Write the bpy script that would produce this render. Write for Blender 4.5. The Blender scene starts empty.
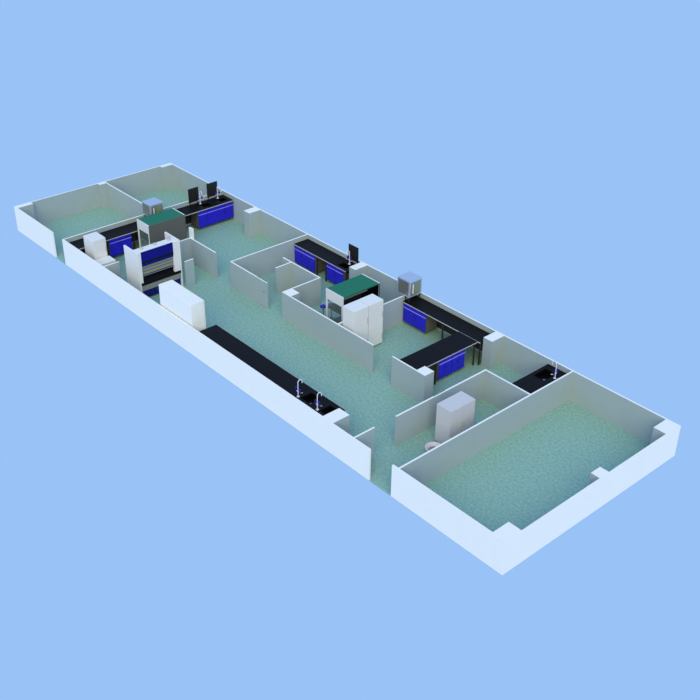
import bpy, bmesh, math
from mathutils import Vector, Matrix
C = bpy.context.scene
col = C.collection
S = 1.2                                   # metres per plan unit
# ---------------------------------------------------------------- camera
yaw, pitch, roll = 2.41382692, -0.551289078, 0.01162664
cp = Vector((35.7221489, -14.5666685, 17.1068625)) * S
d = Vector((math.cos(pitch)*math.cos(yaw), math.cos(pitch)*math.sin(yaw), math.sin(pitch)))
r = d.cross(Vector((0, 0, 1))).normalized(); u = r.cross(d)
r2 = math.cos(roll)*r + math.sin(roll)*u; u2 = -math.sin(roll)*r + math.cos(roll)*u
cam_d = bpy.data.cameras.new('camera'); cam = bpy.data.objects.new('camera', cam_d); col.objects.link(cam)
cam.matrix_world = Matrix(((r2.x, u2.x, -d.x, cp.x), (r2.y, u2.y, -d.y, cp.y), (r2.z, u2.z, -d.z, cp.z), (0, 0, 0, 1)))
cam_d.sensor_width = 36; cam_d.lens = 1033.08886/700*36; cam_d.clip_end = 500
C.camera = cam
# ---------------------------------------------------------------- world, sun, exposure
w = bpy.data.worlds.new('sky'); C.world = w; w.use_nodes = True
w.node_tree.nodes['Background'].inputs[0].default_value = (0.320, 0.540, 0.930, 1)
w.node_tree.nodes['Background'].inputs[1].default_value = 1.0
def sun(name, direction, energy, colour, angle):
    l = bpy.data.lights.new(name, 'SUN'); l.energy = energy; l.color = colour; l.angle = math.radians(angle)
    o = bpy.data.objects.new(name, l); col.objects.link(o)
    o.rotation_euler = (-Vector(direction)).to_track_quat('-Z', 'Y').to_euler()
    return o
sun('sun', (0.60, -0.58, 0.60), 2.25, (1.0, 0.86, 0.46), 50)
C.view_settings.view_transform = 'Standard'; C.view_settings.look = 'None'
C.view_settings.exposure = 0.0; C.view_settings.gamma = 1.0; C.view_settings.use_curve_mapping = False

# ---------------------------------------------------------------- materials
def lin(c): return tuple((x/255/12.92 if x/255 <= .04045 else ((x/255+.055)/1.055)**2.4) for x in c) + (1,)
def mat(name, rgb, rough=.5, metal=0, noise=None, spec=.3, alpha=None, trans=0):
    m = bpy.data.materials.new(name); m.use_nodes = True; nt = m.node_tree; b = nt.nodes['Principled BSDF']
    b.inputs['Roughness'].default_value = rough; b.inputs['Metallic'].default_value = metal
    b.inputs['Specular IOR Level'].default_value = spec
    c = lin(rgb)
    tc = nt.nodes.new('ShaderNodeTexCoord'); n = nt.nodes.new('ShaderNodeTexNoise'); cr = nt.nodes.new('ShaderNodeValToRGB')
    sc, amt = noise or (6, .03)
    n.inputs['Scale'].default_value = sc; n.inputs['Detail'].default_value = 3
    nt.links.new(tc.outputs['Object'], n.inputs['Vector']); nt.links.new(n.outputs['Fac'], cr.inputs[0])
    cr.color_ramp.elements[0].position = .3; cr.color_ramp.elements[1].position = .7
    cr.color_ramp.elements[0].color = tuple(x*(1-amt) for x in c[:3])+(1,)
    cr.color_ramp.elements[1].color = tuple(min(1, x*(1+amt)) for x in c[:3])+(1,)
    nt.links.new(cr.outputs[0], b.inputs['Base Color'])
    if trans: b.inputs['Transmission Weight'].default_value = trans; b.inputs['IOR'].default_value = 1.1
    if alpha is not None: b.inputs['Alpha'].default_value = alpha
    return m
M = dict(
    floor=mat('teal_vinyl', (140, 179, 167), .5, noise=(11, .17)),
    white=mat('white_render', (243, 244, 242), .6, noise=(3, .01)),
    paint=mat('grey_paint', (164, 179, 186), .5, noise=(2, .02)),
    cabinet=mat('white_enamel', (230, 231, 234), .5, noise=(6, .008)),
    enamel=mat('pinkish_grey_enamel', (203, 203, 209), .5, noise=(6, .008)),
    black=mat('black_epoxy', (20, 19, 22), .5, noise=(20, .2), spec=.08),
    dark=mat('dark_steel', (45, 46, 46), .5),
    edge=mat('pale_edge', (190, 190, 190), .4),
    blue=mat('blue_laminate', (36, 28, 205), .35),
    navy=mat('navy_laminate', (16, 14, 110), .35),
    bluelite=mat('blue_handle_rail', (150, 150, 240), .35),
    green=mat('green_panel', (18, 112, 84), .5),
    steel=mat('brushed_steel', (150, 152, 150), .35, metal=.6),
    grey=mat('grey_panel', (98, 98, 94), .4),
    brown=mat('brown_strip', (120, 108, 102), .5),
    sash=mat('blue_sash_glass', (14, 14, 128), .35, spec=.2),
    sashdark=mat('dark_sash_band', (6, 10, 26), .2),
    lining=mat('hood_lining', (140, 142, 136), .4),
    bluesteel=mat('blue_grey_steel', (185, 200, 225), .2, metal=.4),
    pane=mat('window_pane', (125, 140, 110), .15),
    glass=mat('clear_glass', (190, 215, 212), .05, alpha=.10),
    chrome=mat('white_tap_coating', (225, 222, 240), .25),
    tapblue=mat('blue_tap_knob', (26, 22, 130), .35),
    basin=mat('basin_black', (8, 8, 9), .3),
    ceramic=mat('white_ceramic', (228, 216, 228), .2),
    pegboard=mat('black_pegboard', (30, 30, 30), .5),
    peg=mat('peg_plastic', (70, 62, 60), .4),
    stool=mat('blue_vinyl', (34, 32, 170), .4),
)
# ---------------------------------------------------------------- helpers
def box(bm, x0, x1, y0, y1, z0, z1, bev=0, mi=0):
    t = bmesh.new()
    bmesh.ops.create_cube(t, size=1)
    for v in t.verts:
        v.co = Vector(((x0+x1)/2+v.co.x*(x1-x0), (y0+y1)/2+v.co.y*(y1-y0), (z0+z1)/2+v.co.z*(z1-z0)))
    if bev: bmesh.ops.bevel(t, geom=t.edges[:], offset=bev, segments=2, affect='EDGES', profile=.6)
    for f in t.faces: f.material_index = mi
    me = bpy.data.meshes.new('t'); t.to_mesh(me); bm.from_mesh(me); bpy.data.meshes.remove(me); t.free()
    return bm
def tube(bm, pts, rad, seg=10):
    pts = [Vector(p) for p in pts]; rings = []
    up = Vector((0.13, 0.2, 1)).normalized()
    for i, p in enumerate(pts):
        a = pts[max(i-1, 0)]; b = pts[min(i+1, len(pts)-1)]; t = (b-a).normalized()
        n = t.cross(Vector((1, 0, 0)) if abs(t.x) < .9 else Vector((0, 1, 0))).normalized(); m = t.cross(n)
        rr = rad[i] if isinstance(rad, (list, tuple)) else rad
        rings.append([bm.verts.new(p + n*rr*math.cos(2*math.pi*k/seg) + m*rr*math.sin(2*math.pi*k/seg)) for k in range(seg)])
    for i in range(len(rings)-1):
        for k in range(seg):
            bm.faces.new((rings[i][k], rings[i][(k+1) % seg], rings[i+1][(k+1) % seg], rings[i+1][k]))
    bm.faces.new(rings[0][::-1]); bm.faces.new(rings[-1])
    bmesh.ops.recalc_face_normals(bm, faces=bm.faces[:])
    return bm
def lathe(bm, cx, cy, prof, seg=32):
    rings = []
    for (rr, z) in prof:
        if rr < 1e-5: rings.append([bm.verts.new((cx, cy, z))])
        else: rings.append([bm.verts.new((cx+rr*math.cos(2*math.pi*k/seg), cy+rr*math.sin(2*math.pi*k/seg), z)) for k in range(seg)])
    for a, b in zip(rings, rings[1:]):
        for k in range(seg):
            k2 = (k+1) % seg
            if len(a) == 1: bm.faces.new((a[0], b[k], b[k2]))
            elif len(b) == 1: bm.faces.new((a[k], a[k2], b[0]))
            else: bm.faces.new((a[k], a[k2], b[k2], b[k]))
    bmesh.ops.recalc_face_normals(bm, faces=bm.faces[:])
    return bm
def obj(name, bm, m, parent=None, loc=None, smooth=False, mats=None):
    me = bpy.data.meshes.new(name)
    for v in bm.verts: v.co = v.co*S
    if smooth:
        for f in bm.faces: f.smooth = True
    bm.to_mesh(me); bm.free()
    for k in (mats or [m]): me.materials.append(M[k])
    o = bpy.data.objects.new(name, me); col.objects.link(o)
    if parent: o.parent = parent
    if loc: o.location = Vector(loc)*S
    return o
def B(*a, **k): return box(bmesh.new(), *a, **k)
def tag(o, label, cat, group=None, kind=None):
    o['label'] = label; o['category'] = cat
    if group: o['group'] = group
    if kind: o['kind'] = kind
    return o
def thing(name, label, cat, loc, rz=0, group=None):
    o = bpy.data.objects.new(name, None); col.objects.link(o); o.empty_display_size = .1
    o.location = Vector(loc)*S; o.rotation_euler = (0, 0, rz)
    return tag(o, label, cat, group)
def struct(name, bm, m, label, cat, mats=None):
    return tag(obj(name, bm, m, mats=mats), label, cat, kind='structure')

# ---------------------------------------------------------------- structure
XE, YW, T = 24.81, 7.04, .055
h = T/2
struct('floor', B(.02, XE-.02, .012, YW-.02, -.02, 0), 'floor', 'speckled teal vinyl floor running under the whole suite', 'floor')
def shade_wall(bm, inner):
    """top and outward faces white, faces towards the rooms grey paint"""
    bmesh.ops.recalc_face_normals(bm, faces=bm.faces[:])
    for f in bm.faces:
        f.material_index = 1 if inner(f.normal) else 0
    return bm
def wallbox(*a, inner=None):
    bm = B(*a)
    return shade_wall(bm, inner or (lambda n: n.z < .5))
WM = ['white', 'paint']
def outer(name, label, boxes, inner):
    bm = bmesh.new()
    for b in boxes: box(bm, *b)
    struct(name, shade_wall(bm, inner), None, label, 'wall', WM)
outer('wall_front', 'long white outer wall along the near side with two door gaps',
      [(0, 3.049, 0, T, 0, 1), (3.824-h, 20.173, 0, T, 0, 1), (21.011, XE, 0, T, 0, 1)], lambda n: n.y > .5)
outer('wall_back', 'long white outer wall along the far side behind the benches', [(0, XE, YW-T, YW, 0, 1)], lambda n: n.y < -.5)
outer('wall_left', 'short outer wall closing the two empty rooms at the far end', [(0, T, T, YW-T, 0, 1)], lambda n: n.x > .5)
outer('wall_right', 'short white outer wall closing the big empty room', [(XE-T, XE, T, YW-T, 0, 1)], lambda n: n.x < -.5)
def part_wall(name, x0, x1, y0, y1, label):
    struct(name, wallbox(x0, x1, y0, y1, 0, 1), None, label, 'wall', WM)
YC, XB, XH, XS, XR, XV, XA2, XP, XQ, YR, YU = 3.58, 3.824, 6.64, 8.10, 9.126, 12.02, 14.76, 19.531, 21.22, 5.127, 5.15
yi = YW-T
part_wall('wall_storage', XB-h, XB+h, T, yi, 'cross partition between the empty far rooms and the black-topped bench')
part_wall('wall_divider', T, XB-h, 3.88-h, 3.88+h, 'partition dividing the two empty rooms at the far end')
part_wall('wall_vestibule', XH-h, XH+h, T, .65, 'short partition stub beside the low white cabinet')
part_wall('wall_behind_hood', XH-h, XH+h, 1.5, YC-h, 'partition behind the fume hood joining the corridor wall')
part_wall('wall_door_stub', XS-h, XS+h, 2.36, 2.715, 'short partition stub standing beside the fume hood front')
part_wall('wall_corridor_far', XH-h, 8.22, YC-h, YC+h, 'corridor partition between the fume hood and the sink bench room')
part_wall('wall_crossing', XR-h, XR+h, YC+h, yi, 'cross partition from the corridor to the back wall behind the small lobby')
part_wall('wall_lobby', XR-h, 10.56, YC-h, YC+h, 'corridor side wall of the small lobby')
part_wall('wall_lobby_end', XV-h, XV+h, YC+h, YU-h, 'partition closing the small lobby next to the square pillar')
part_wall('wall_lobby_back', 10.03, XV+h, YU-h, YU+h, 'partition behind the small lobby facing the blue wall bench')
part_wall('wall_lobby_stub', 10.5-h, 10.5+h, 4.46, YU-h, 'short partition stub inside the small lobby')
part_wall('wall_corridor_middle', XV-h, 16.405, YC-h, YC+h, 'corridor partition in front of the two white refrigerators')
part_wall('wall_corridor_near', 17.24, 18.62, YC-h, YC+h, 'short corridor partition in front of the peninsula bench')
part_wall('wall_laboratory', XA2-h, XA2+h, YC+h, yi, 'cross partition beside the two white refrigerators')
part_wall('wall_entrance', XP-h, XP+h, 1.543, 2.95, 'cross partition between the entrance and the white cupboard room')
part_wall('wall_cupboard_room', XP-h, XP+h, 3.50, YR+h, 'cross partition behind the white cupboard up to the room corner')
part_wall('wall_sink_corner', XP+h, XQ-h, YR-h, YR+h, 'partition between the cupboard room and the sink worktop')
part_wall('wall_big_room', XQ-h, XQ+h, T, yi, 'full width partition of the big empty room')
part_wall('wall_entrance_stub', 19.52-h, 19.52+h, T, .77, 'short partition stub inside the near entrance')
cols = [
    (T, .235, T, .68, 'at the far left corner of the suite'), (T, .22, 3.56, 3.85, 'where the two empty far rooms meet'),
    (T, .22, 6.48, yi, 'in the far back corner of the suite'), (5.93, 6.29, 6.47, yi, 'on the back wall right of the two-sink bench'),
    (12.06, 12.38, 6.43, yi, 'on the back wall right of the single drying rack'), (18.25, 18.6, 6.44, yi, 'on the back wall near the sink worktop'),
    (18.24, 18.62, YC+h, 3.93, 'at the near end of the peninsula bench'), (XV+h, 12.42, YC+h, 3.96, 'at the corner of the small lobby'),
    (18.24, 18.67, T, .64, 'at the end of the long black front worktop'), (24.36, XE-T, T, .61, 'in the nearest corner of the big room'),
    (24.48, XE-T, 3.57, 3.95, 'halfway along the near end wall'), (24.37, XE-T, 6.42, yi, 'in the right hand corner of the big room')]
for i, (a, b, c_, e, l) in enumerate(cols):
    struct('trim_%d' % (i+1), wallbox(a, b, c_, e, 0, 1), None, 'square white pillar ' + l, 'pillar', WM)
struct('trim_13', B(6.53, 6.74, YC+h, YC+h+.07, 0, 1.36), 'white', 'tall white post behind the corridor wall corner', 'post')
# doors
def door(name, label, x0, x1, y0, y1, alongx):
    t = thing(name, label, 'door', ((x0+x1)/2, (y0+y1)/2, 0)); t['kind'] = 'structure'
    L = (x1-x0) if alongx else (y1-y0); g = .04
    def bb(a0, a1, t0, t1, z0, z1, bm=None):
        bm = bm or bmesh.new()
        return box(bm, a0, a1, t0, t1, z0, z1) if alongx else box(bm, t0, t1, a0, a1, z0, z1)
    bm = bb(-L/2, -L/2+g, -h, h, 0, 1.0); bb(L/2-g, L/2, -h, h, 0, 1.0, bm)
    obj('door_frame', shade_wall(bm, lambda n: n.z < .5), None, t, mats=WM)
    obj('door_leaf', shade_wall(bb(-L/2+g, L/2-g, -.02, .02, .01, .99), lambda n: n.z < .5), None, t, mats=WM)
    s = 1 if alongx else 1
    for sd in (-1, 1):
        hb = bmesh.new()
        a = L/2-.1
        p = [(a, sd*.018, .62), (a, sd*.05, .62), (a-.1, sd*.05, .62)]
        if not alongx: p = [(q[1], q[0], q[2]) for q in p]
        tube(hb, p, .009); obj('door_handle', hb, 'steel', t)
door('door_1', 'closed grey door in the corridor side of the small lobby', 10.56, 11.175, YC, YC, True)
door('door_2', 'closed grey door beside the white cupboard', XP, XP, 2.95, 3.50, False)

# ---------------------------------------------------------------- worktops and cabinets
ZB = .84
def legs(parent, pts):
    for (x, y) in pts:
        b = B(x-.02, x+.02, y-.02, y+.02, .02, ZB-.045); lathe(b, x, y, [(0, 0), (.03, 0), (.03, .02), (0, .02)], 12)
        obj('leg', b, 'dark', parent)
def slab(parent, rects, sinks, L, edge):
    """rects in local coords; sinks = (x0,x1,y0,y1) cut out of the single rect"""
    bm = bmesh.new()
    x0, x1, y0, y1 = rects
    xs = sorted({x0, x1, *[v for s in sinks for v in s[:2]]}); ys = sorted({y0, y1, *[v for s in sinks for v in s[2:]]})
    for i in range(len(xs)-1):
        for j in range(len(ys)-1):
            cx, cy = (xs[i]+xs[i+1])/2, (ys[j]+ys[j+1])/2
            if any(s[0] < cx < s[1] and s[2] < cy < s[3] for s in sinks): continue
            box(bm, xs[i], xs[i+1], ys[j], ys[j+1], ZB-.035, ZB)
    obj('countertop', bm, 'black', parent)
    for s in sinks:
        b = bmesh.new(); t_ = .012; zb = .64
        box(b, s[0], s[1], s[2], s[3], zb, zb+t_)
        box(b, s[0]-t_, s[0], s[2]-t_, s[3]+t_, zb, ZB-.036); box(b, s[1], s[1]+t_, s[2]-t_, s[3]+t_, zb, ZB-.036)
        box(b, s[0], s[1], s[2]-t_, s[2], zb, ZB-.036); box(b, s[0], s[1], s[3], s[3]+t_, zb, ZB-.036)
        sk = obj('sink_basin', b, 'basin', parent)
        dr = lathe(bmesh.new(), (s[0]+s[1])/2, (s[2]+s[3])/2, [(0, zb+t_), (.035, zb+t_), (.035, zb+.02), (0, zb+.02)], 16)
        obj('drain', dr, 'steel', sk)
def worktop(label, x0, x1, y0, y1, sinks, front, legp, back=None, group=None):
    t = thing('lab_worktop', label, 'worktop', (x0, y0, 0), group=group)
    slab(t, (0, x1-x0, 0, y1-y0), [(a-x0, b-x0, c_-y0, e-y0) for a, b, c_, e in sinks], 0, 0)
    # pale front edge strip
    for fr in front:
        if fr == '+x': e = B(x1-x0, x1-x0+.008, 0, y1-y0, ZB-.025, ZB+.001)
        if fr == '-x': e = B(-.008, 0, 0, y1-y0, ZB-.025, ZB+.001)
        if fr == '-y': e = B(0, x1-x0, -.008, 0, ZB-.025, ZB+.001)
        if fr == '+y': e = B(0, x1-x0, y1-y0, y1-y0+.008, ZB-.025, ZB+.001)
        obj('front_edge', e, 'edge', t)
    if back:
        e = {'-x': B(.01, .025, .02, y1-y0-.02, .10, ZB-.04), '+y': B(.02, x1-x0-.02, y1-y0-.025, y1-y0-.01, .10, ZB-.04)}[back]
        obj('modesty_panel', e, 'dark', t)
    legs(t, [(a-x0, b-y0) for a, b in legp])
    return t
yb = yi-.012
worktop('long black-topped wall bench running past both green-roofed workstation ends to the two drying racks', XB+h+.012, 4.59, T+.012, yb,
        [(4.10, 4.42, 5.70, 6.05), (4.10, 4.42, 6.5, 6.82)], ['+x'],
        [(4.46, .12), (4.46, 1.3), (4.46, 2.5), (4.46, 3.7), (4.46, 4.6)], '-x')
worktop('black-topped bench with blue cupboards on the back wall beside one drying rack', XR+h+.012, 12.03, 6.31, yb,
        [(11.45, 11.86, 6.44, 6.72)], ['-y'], [(10.42, 6.37), (10.9, 6.37), (11.98, 6.37)], '+y')
worktop('long black worktop with two sinks inside the near outer wall', 12.12, 18.228, T+.012, .855,
        [(16.98, 17.40, .30, .70), (17.80, 18.15, .30, .70)], ['+y'],
        [(12.2, .80), (14.0, .80), (16.0, .80), (12.2, .12), (14.0, .12), (16.0, .12), (18.18, .80)])
worktop('black worktop on the back wall under the steel box beside the refrigerators', XA2+h+.012, 18.24, 6.33, yb, [], ['-y'],
        [(16.6, 6.39), (18.19, 6.39)], '+y')
worktop('black peninsula worktop behind the short corridor wall', 17.33, 18.14, YC+h+.01, 6.32, [], ['+x'],
        [(18.08, 3.72), (18.08, 4.58), (17.4, 3.72), (17.4, 4.58), (18.08, 6.25), (17.4, 6.25)], '-x')
worktop('black sink worktop in the corner room next to the big empty room', 20.34, XQ-h-.012, YR+h+.012, yb,
        [(20.46, 20.86, 6.15, 6.72)], ['-x'], [(20.4, 5.25), (20.4, 6.92), (21.1, 5.25), (21.1, 6.92)])

def base_cabinet(label, cx, cy, W, D, rz, n, group):
    """front faces local -y; local origin centre of footprint"""
    t = thing('base_cabinet', label, 'cabinet', (cx, cy, 0), rz, group)
    z0, z1 = .11, ZB-.04
    bm = B(-W/2, W/2, -D/2+.02, D/2, z0, z0+.02)
    for sx in (-1, 1): box(bm, min(sx*W/2, sx*(W/2-.018)), max(sx*W/2, sx*(W/2-.018)), -D/2+.02, D/2, z0+.02, z1)
    box(bm, -W/2+.018, W/2-.018, D/2-.015, D/2, z0+.02, z1)
    obj('body', bm, 'grey', t)
    w_ = W/n
    for k in range(n):
        a, b = -W/2+k*w_+.006, -W/2+(k+1)*w_-.006
        dr = obj('drawer', B(a, b, -D/2, -D/2+.018, z1-.155, z1-.008, bev=.004), 'blue', t)
        obj('handle_rail', B(a, b, -D/2-.02, -D/2, z1-.158, z1-.138), 'bluelite', dr)
        dd = obj('door', B(a, b, -D/2, -D/2+.018, z0+.01, z1-.168, bev=.004), 'blue', t)
        hx = b-.05 if k % 2 == 0 else a+.05
        obj('door_handle', tube(bmesh.new(), [(hx, -D/2, .50), (hx, -D/2-.015, .50), (hx, -D/2-.015, .42), (hx, -D/2, .42)], .005, 8), 'blue', dd)
    for x in (-W/2+.06, W/2-.06):
        for y in (-D/2+.06, D/2-.06):
            obj('foot', lathe(bmesh.new(), x, y, [(0, 0), (.022, 0), (.012, .03), (.012, z0), (0, z0)], 12), 'steel', t)
    return t
G = 'blue base cabinets under the black worktops'
R90 = math.radians(90)
base_cabinet('blue cupboard in the far room behind the tall white refrigerator', 4.30, 1.90, .92, .52, R90, 2, G)
base_cabinet('blue cupboard under the left one of two drying racks', 4.30, 5.72, .82, .52, R90, 2, G)
base_cabinet('blue cupboard under the right one of two drying racks next to the back wall', 4.30, 6.545, .82, .52, R90, 2, G)
base_cabinet('wide blue cupboard at the far end of the back wall bench in the middle room', 9.745, 6.60, 1.16, .52, 0, 3, G)
base_cabinet('narrower blue cupboard under the sink with one drying rack', 11.42, 6.60, .88, .52, 0, 2, G)
base_cabinet('blue cupboard below the steel box beside the refrigerators', 15.35, 6.62, 1.05, .52, 0, 2, G)
base_cabinet('blue cupboard at the near end of the black peninsula worktop', 17.83, 4.97, .565, .54, R90, 2, G)
base_cabinet('blue cupboard at the end of the peninsula towards the back wall', 17.83, 5.54, .565, .54, R90, 2, G)

# ---------------------------------------------------------------- taps
def tap(label, x, y, rz, s=1.0):
    """spout points to local -y"""
    t = thing('sink_tap', label, 'tap', (x, y, ZB), rz, 'white gooseneck taps with blue knobs')
    obj('base', lathe(bmesh.new(), 0, 0, [(0, .002), (.045*s, .002), (.045*s, .015), (.016*s, .03), (.016*s, .17*s), (0, .17*s)], 16), 'chrome', t)
    pts = [(0, 0, .17*s), (0, 0, .46*s)] + [(0, -.075*s*(1-math.cos(a)), .46*s+.08*s*math.sin(a)) for a in [math.pi*k/8 for k in range(1, 9)]] + [(0, -.15*s, .40*s)]
    obj('spout', tube(bmesh.new(), pts, .012*s), 'chrome', t)
    for sx in (-1, 1):
        obj('side_arm', tube(bmesh.new(), [(0, 0, .17*s), (sx*.10*s, -.01, .17*s), (sx*.13*s, -.06*s, .17*s)], .012*s), 'chrome', t)
        obj('knob', lathe(bmesh.new(), sx*.085*s, .0, [(0, .18*s), (.028*s, .18*s), (.034*s, .22*s), (.024*s, .29*s), (0, .30*s)], 12), 'tapblue', t)
    return t
tap('white tap with blue knobs in front of the left of two drying racks', 4.03, 5.78, R90)
tap('white tap with blue knobs in front of the right of two drying racks', 4.03, 6.60, R90)
tap('white tap with blue knobs beside the single drying rack on the back wall', 11.68, 6.78, 0)
tap('white tap at the first sink of the near worktop, farther from the pillar', 16.90, .28, math.pi)
tap('white tap at the sink of the near worktop closest to the pillar', 17.74, .28, math.pi)
tap('white tap on the corner worktop beside the big empty room', 20.98, 6.50, -R90, 1.0)

# ---------------------------------------------------------------- drying racks
def rack(label, x, y, rz, W=.48):
    """board faces local -y"""
    t = thing('drying_rack', label, 'drying rack', (x, y, ZB), rz, 'black drying racks behind the sinks')
    obj('board', B(-W/2, W/2, -.012, .012, .10, .66, bev=.004), 'pegboard', t)
    for sx in (-1, 1):
        obj('post', B(sx*(W/2-.06)-.012, sx*(W/2-.06)+.012, .012, .03, 0, .5), 'dark', t)
    for i in range(4):
        for j in range(4):
            px, pz = -W/2+.075+i*(W-.15)/3, .2+j*.13
            obj('peg', tube(bmesh.new(), [(px, -.012, pz), (px, -.055, pz+.03)], [.010, .006], 6), 'peg', t)
rack('black drying rack at the left sink, its lower half before the storage partition', 3.895, 5.58, R90, .46)
rack('black drying rack at the right sink close to the back wall', 3.90, 6.45, R90, .49)
rack('black drying rack standing against the back wall next to a pillar', 11.70, 6.945, 0, .50)

# ---------------------------------------------------------------- green-roofed clean benches
def clean_bench(label, x, y, front):
    t = thing('clean_bench', label, 'clean bench', (x, y, 0), 0, 'green-roofed clean benches')
    W, D, Hh = (1.55, .80, 1.40) if front == 'grey' else (1.58, .84, 1.40)
    tk = .03
    for y0 in (0, W-tk):                       # white end frames with a window
        bm = bmesh.new()
        box(bm, 0, D, y0, y0+tk, Hh-.36, Hh); box(bm, 0, .07, y0, y0+tk, 0, Hh-.36); box(bm, D-.07, D, y0, y0+tk, 0, Hh-.36)
        box(bm, .07, D-.07, y0, y0+tk, .05, .14)
        e = obj('end_frame', bm, 'cabinet', t)
        obj('end_glass', B(.07, D-.07, y0+.01, y0+.02, .14, Hh-.36), 'glass', e)
    obj('roof', B(.0, D, tk, W-tk, Hh-.05, Hh-.012), 'green', t)
    obj('work_surface', B(.02, D-.02, tk, W-tk, .70, .74), 'black', t)
    if front == 'grey':
        obj('back_panel', B(.0, .02, tk, W-tk, .74, Hh-.05), 'dark', t)
        obj('front_sash', B(D+.001, D+.016, 0, W, .40, Hh-.012), 'grey', t)
        obj('sash_handle', B(D+.016, D+.03, 0, W, .43, .47), 'brown', t)
    else:
        obj('back_panel', B(.0, .02, tk, W-tk, .90, Hh-.05), 'basin', t)
        obj('lamp_strip', B(D-.05, D-.01, tk+.02, W*.66, Hh-.11, Hh-.052), 'brown', t)
        obj('side_lining', B(.02, D-.01, W-tk-.012, W-tk-.002, .74, Hh-.06), 'basin', t)
        obj('edge_strip', B(D+.001, D+.006, W-tk, W, .40, Hh-.03), 'basin', t)  # black strip covering the front edge of the white end frame
    obj('lower_shelf', B(.04, D-.04, tk, W-tk, .14, .17), 'dark', t)
clean_bench('green-roofed clean bench with a closed grey front behind the fume hood', 4.77, 2.53, 'grey')
clean_bench('green-roofed clean bench with an open black inside behind the white refrigerators', 13.30, 4.34, 'black')

# ---------------------------------------------------------------- steel boxes on legs
def steel_box(label, x0, x1, y0, y1, z0, z1, lx=(.05, .52)):
    t = thing('sample_chamber', label, 'lab chamber', (x0, y0, ZB), 0, 'blue-grey steel boxes raised over the worktops')
    W, D, a, b = x1-x0, y1-y0, z0-ZB, z1-ZB
    obj('casing', B(0, W, 0, D, a, b, bev=.012), 'bluesteel', t)
    wf = obj('window_frame', B(W, W+.012, .06, D-.06, a+.06, b-.06, bev=.004), 'steel', t)
    obj('window_pane', B(W+.012, W+.016, .22, D-.09, a+.09, b-.09), 'pane', wf)
    obj('door_handle', B(W+.012, W+.03, .12, .16, a+.12, b-.12, bev=.005), 'cabinet', t)
    obj('side_panel', B(.05, W-.05, -.008, 0, a+.05, b-.05), 'steel', t)
    for x in lx:
        for y in (.05, D-.05):
            obj('leg', B(x-.015, x+.015, y-.015, y+.015, .002, a), 'dark', t)
steel_box('blue-grey steel box over the bench behind the closed clean bench', 3.90, 4.47, 3.30, 3.87, 1.08, 1.60)
steel_box('blue-grey steel box with a small window by the back wall right of the refrigerators', 14.47, 15.04, 6.40, 6.96, 1.03, 1.61, (.36, .52))

# ---------------------------------------------------------------- fume hood
def hood():
    x0, x1, y0, y1, H_ = 7.12, 7.98, .63, 2.31, 1.80
    t = thing('fume_hood', 'white walk-up fume hood with a dark blue sash facing the corridor', 'fume hood', (x0, y0, 0))
    D, W = x1-x0, y1-y0
    for a in (0, W-.06):
        obj('side_panel', B(0, D, a, a+.06, 0, H_, bev=.006), 'cabinet', t)
    for a, e in ((.06, .14), (W-.28, W-.06)):
        obj('front_post', B(D-.10, D-.005, a, e, .66, H_-.02), 'cabinet', t)
    obj('header', B(D-.34, D-.03, .06, W-.06, H_-.05, H_, bev=.006), 'cabinet', t)
    y0_, y1_ = .14, W-.28
    obj('sash', B(D-.03, D-.012, y0_, y1_, 1.43, H_-.015), 'sash', t)
    obj('sash_band', B(D-.032, D-.01, y0_, y1_, 1.35, 1.43), 'sashdark', t)
    obj('lower_sash', B(D-.045, D-.03, y0_, y1_, 1.25, 1.35), 'sash', t)
    lp = obj('lining_standin', B(D-.09, D-.07, y0_, y1_, .92, 1.25), 'lining', t)  # added panel standing for the lit inner lining, as the deep interior stays dark
    for z in (1.03, 1.14):
        obj('panel_groove', B(D-.07, D-.064, y0_, y1_, z, z+.025), 'grey', lp)
    obj('back_panel', B(.0, .03, .06, W-.06, .14, 1.30), 'lining', t)
    obj('work_surface', B(.03, D+.02, .06, W-.06, .57, .66), 'black', t)
    obj('sash_rail', tube(bmesh.new(), [(D-.03, y0_, .90), (D-.03, y1_, .90)], .014), 'steel', t)
    ap = obj('control_panel', B(D-.05, D, .06, W-.06, .36, .57), 'lining', t)
    for k in range(5):
        y = .35+k*.24
        obj('control_knob', tube(bmesh.new(), [(D, y, .47), (D+.02, y, .47)], .014, 10), 'steel', ap)
    obj('base_body', B(.03, D-.07, .06, W-.06, .06, .36), 'navy', t)
    for k in range(3):
        w3 = (W-.12)/3; a = .06+k*w3+.006
        dd = obj('cupboard_door', B(D-.07, D-.045, a, a+w3-.012, .07, .35, bev=.004), 'navy', t)
        obj('door_handle', tube(bmesh.new(), [(D-.045, a+.05, .30), (D-.025, a+.05, .30), (D-.025, a+.05, .22), (D-.045, a+.05, .22)], .006, 8), 'steel', dd)
    for y in (.30, .82, 1.38):
        obj('duct_collar', lathe(bmesh.new(), D-.22, y, [(0, H_), (.06, H_), (.06, H_+.04), (.045, H_+.06), (0, H_+.06)], 20), 'edge', t, smooth=False)
hood()

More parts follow.
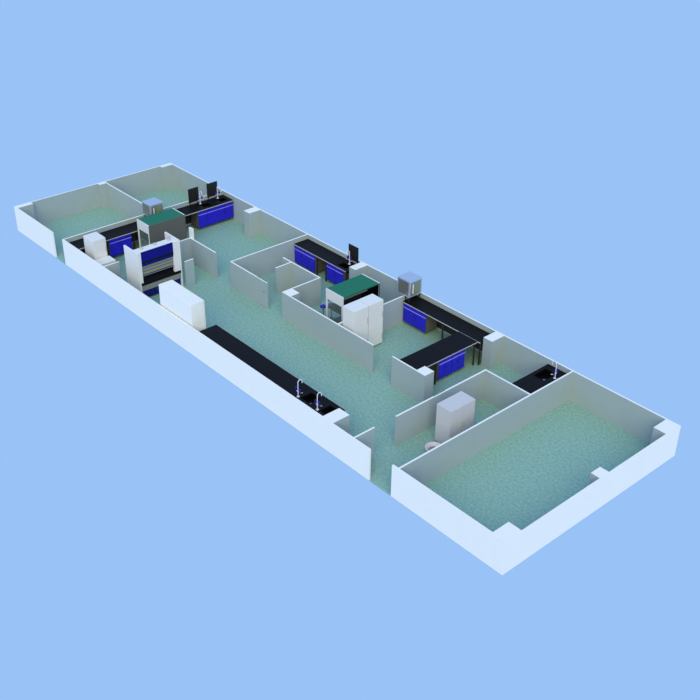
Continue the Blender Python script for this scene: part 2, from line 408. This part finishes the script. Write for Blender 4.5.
# ---------------------------------------------------------------- white units
def cupboard(label, x0, x1, y0, y1, z1, face, n, group=None, name='storage_cupboard', cat='cupboard', split=None, cm='cabinet'):
    t = thing(name, label, cat, ((x0+x1)/2, (y0+y1)/2, 0), 0, group)
    W, D = x1-x0, y1-y0
    if face == '+x': obj('body', B(-W/2, W/2-.035, -D/2, D/2, .03, z1, bev=.008), cm, t); L, f = D, W/2
    else: obj('body', B(-W/2, W/2, -D/2, D/2-.035, .03, z1, bev=.008), cm, t); L, f = W, D/2
    obj('plinth', B(-W/2+.03, W/2-.05, -D/2+.03, D/2-.05, 0, .03), 'dark', t)
    rows = split or [(.05, z1)]
    for k in range(n):
        for (za, zb) in rows:
            a, b = -L/2+k*L/n+.004, -L/2+(k+1)*L/n-.004
            def q(a0, a1, t0, t1, c0, c1, bev=0):
                return B(t0, t1, a0, a1, c0, c1, bev=bev) if face == '+x' else B(a0, a1, t0, t1, c0, c1, bev=bev)
            dd = obj('door', q(a, b, f-.03, f, za, zb-.004, .006), cm, t)
            hx = b-.05 if k % 2 == 0 else a+.03
            zm = (za+zb)/2
            obj('door_handle', q(hx, hx+.02, f, f+.02, zm-.10, zm+.10, .003), 'edge', dd)
    return t
cupboard('tall white cupboard at the far end of the near wall row beside the fume hood', 10.14, 11.03, .09, .60, 1.72, '+y', 2, 'tall white cupboards on the near wall', cm='white')
cupboard('tall white cupboard on the near wall next to the long black worktop', 11.035, 11.93, .09, .60, 1.72, '+y', 2, 'tall white cupboards on the near wall', cm='white')
cupboard('tall white refrigerator in the far room behind the low white cabinet', 4.785, 5.43, .35, .87, 1.40, '+x', 1, None, 'refrigerator', 'refrigerator', [(.05, .55), (.56, 1.4)])
cupboard('low white cabinet standing in front of the far refrigerator', 5.455, 5.92, .27, .91, .70, '+x', 1, None, 'low_cabinet', 'cabinet')
cupboard('white refrigerator on the left, in front of the open clean bench', 14.80, 15.32, 3.76, 4.36, 1.60, '+x', 1, 'white refrigerators along the cross partition', 'refrigerator', 'refrigerator', [(.05, .6), (.61, 1.6)])
cupboard('white refrigerator on the right of the pair, nearer the back wall', 14.80, 15.32, 4.375, 4.99, 1.60, '+x', 1, 'white refrigerators along the cross partition', 'refrigerator', 'refrigerator', [(.05, .6), (.61, 1.6)])
cupboard('lone white cupboard in the small room beside the big empty room', 20.06, 20.60, 2.56, 3.52, 1.24, '+x', 2, cm='enamel')

# round basin
t = thing('round_basin', 'round white basin on the floor beside the lone white cupboard', 'basin', (20.42, 2.17, 0))
obj('bowl', lathe(bmesh.new(), 0, 0, [(0, 0), (.16, 0), (.18, .02), (.225, .12), (.25, .15), (.255, .165), (.24, .17), (.21, .15), (.16, .05), (0, .04)], 40), 'ceramic', t, smooth=True)
obj('inner_disc', lathe(bmesh.new(), 0, 0, [(0, .07), (.15, .07), (.15, .085), (.12, .095), (0, .09)], 32), 'lining', t)  # grey disc that darkens the inside of the bowl

# stools
def stool(label, x, y):
    t = thing('lab_stool', label, 'stool', (x, y, 0), 0, 'blue stools behind the open clean bench')
    obj('seat', lathe(bmesh.new(), 0, 0, [(0, .54), (.09, .54), (.11, .555), (.11, .585), (.09, .60), (0, .60)], 24), 'stool', t, smooth=True)
    obj('post', lathe(bmesh.new(), 0, 0, [(0, .07), (.018, .07), (.018, .54), (0, .54)], 12), 'steel', t)
    for k in range(5):
        a = 2*math.pi*k/5
        obj('base_arm', tube(bmesh.new(), [(.01*math.cos(a), .01*math.sin(a), .08), (.12*math.cos(a), .12*math.sin(a), .02)], [.014, .01], 8), 'dark', t)
stool('blue-seated stool just outside the window end of the open clean bench', 13.02, 4.46)
stool('blue-seated stool seen through the window end of the open clean bench', 13.10, 4.74)
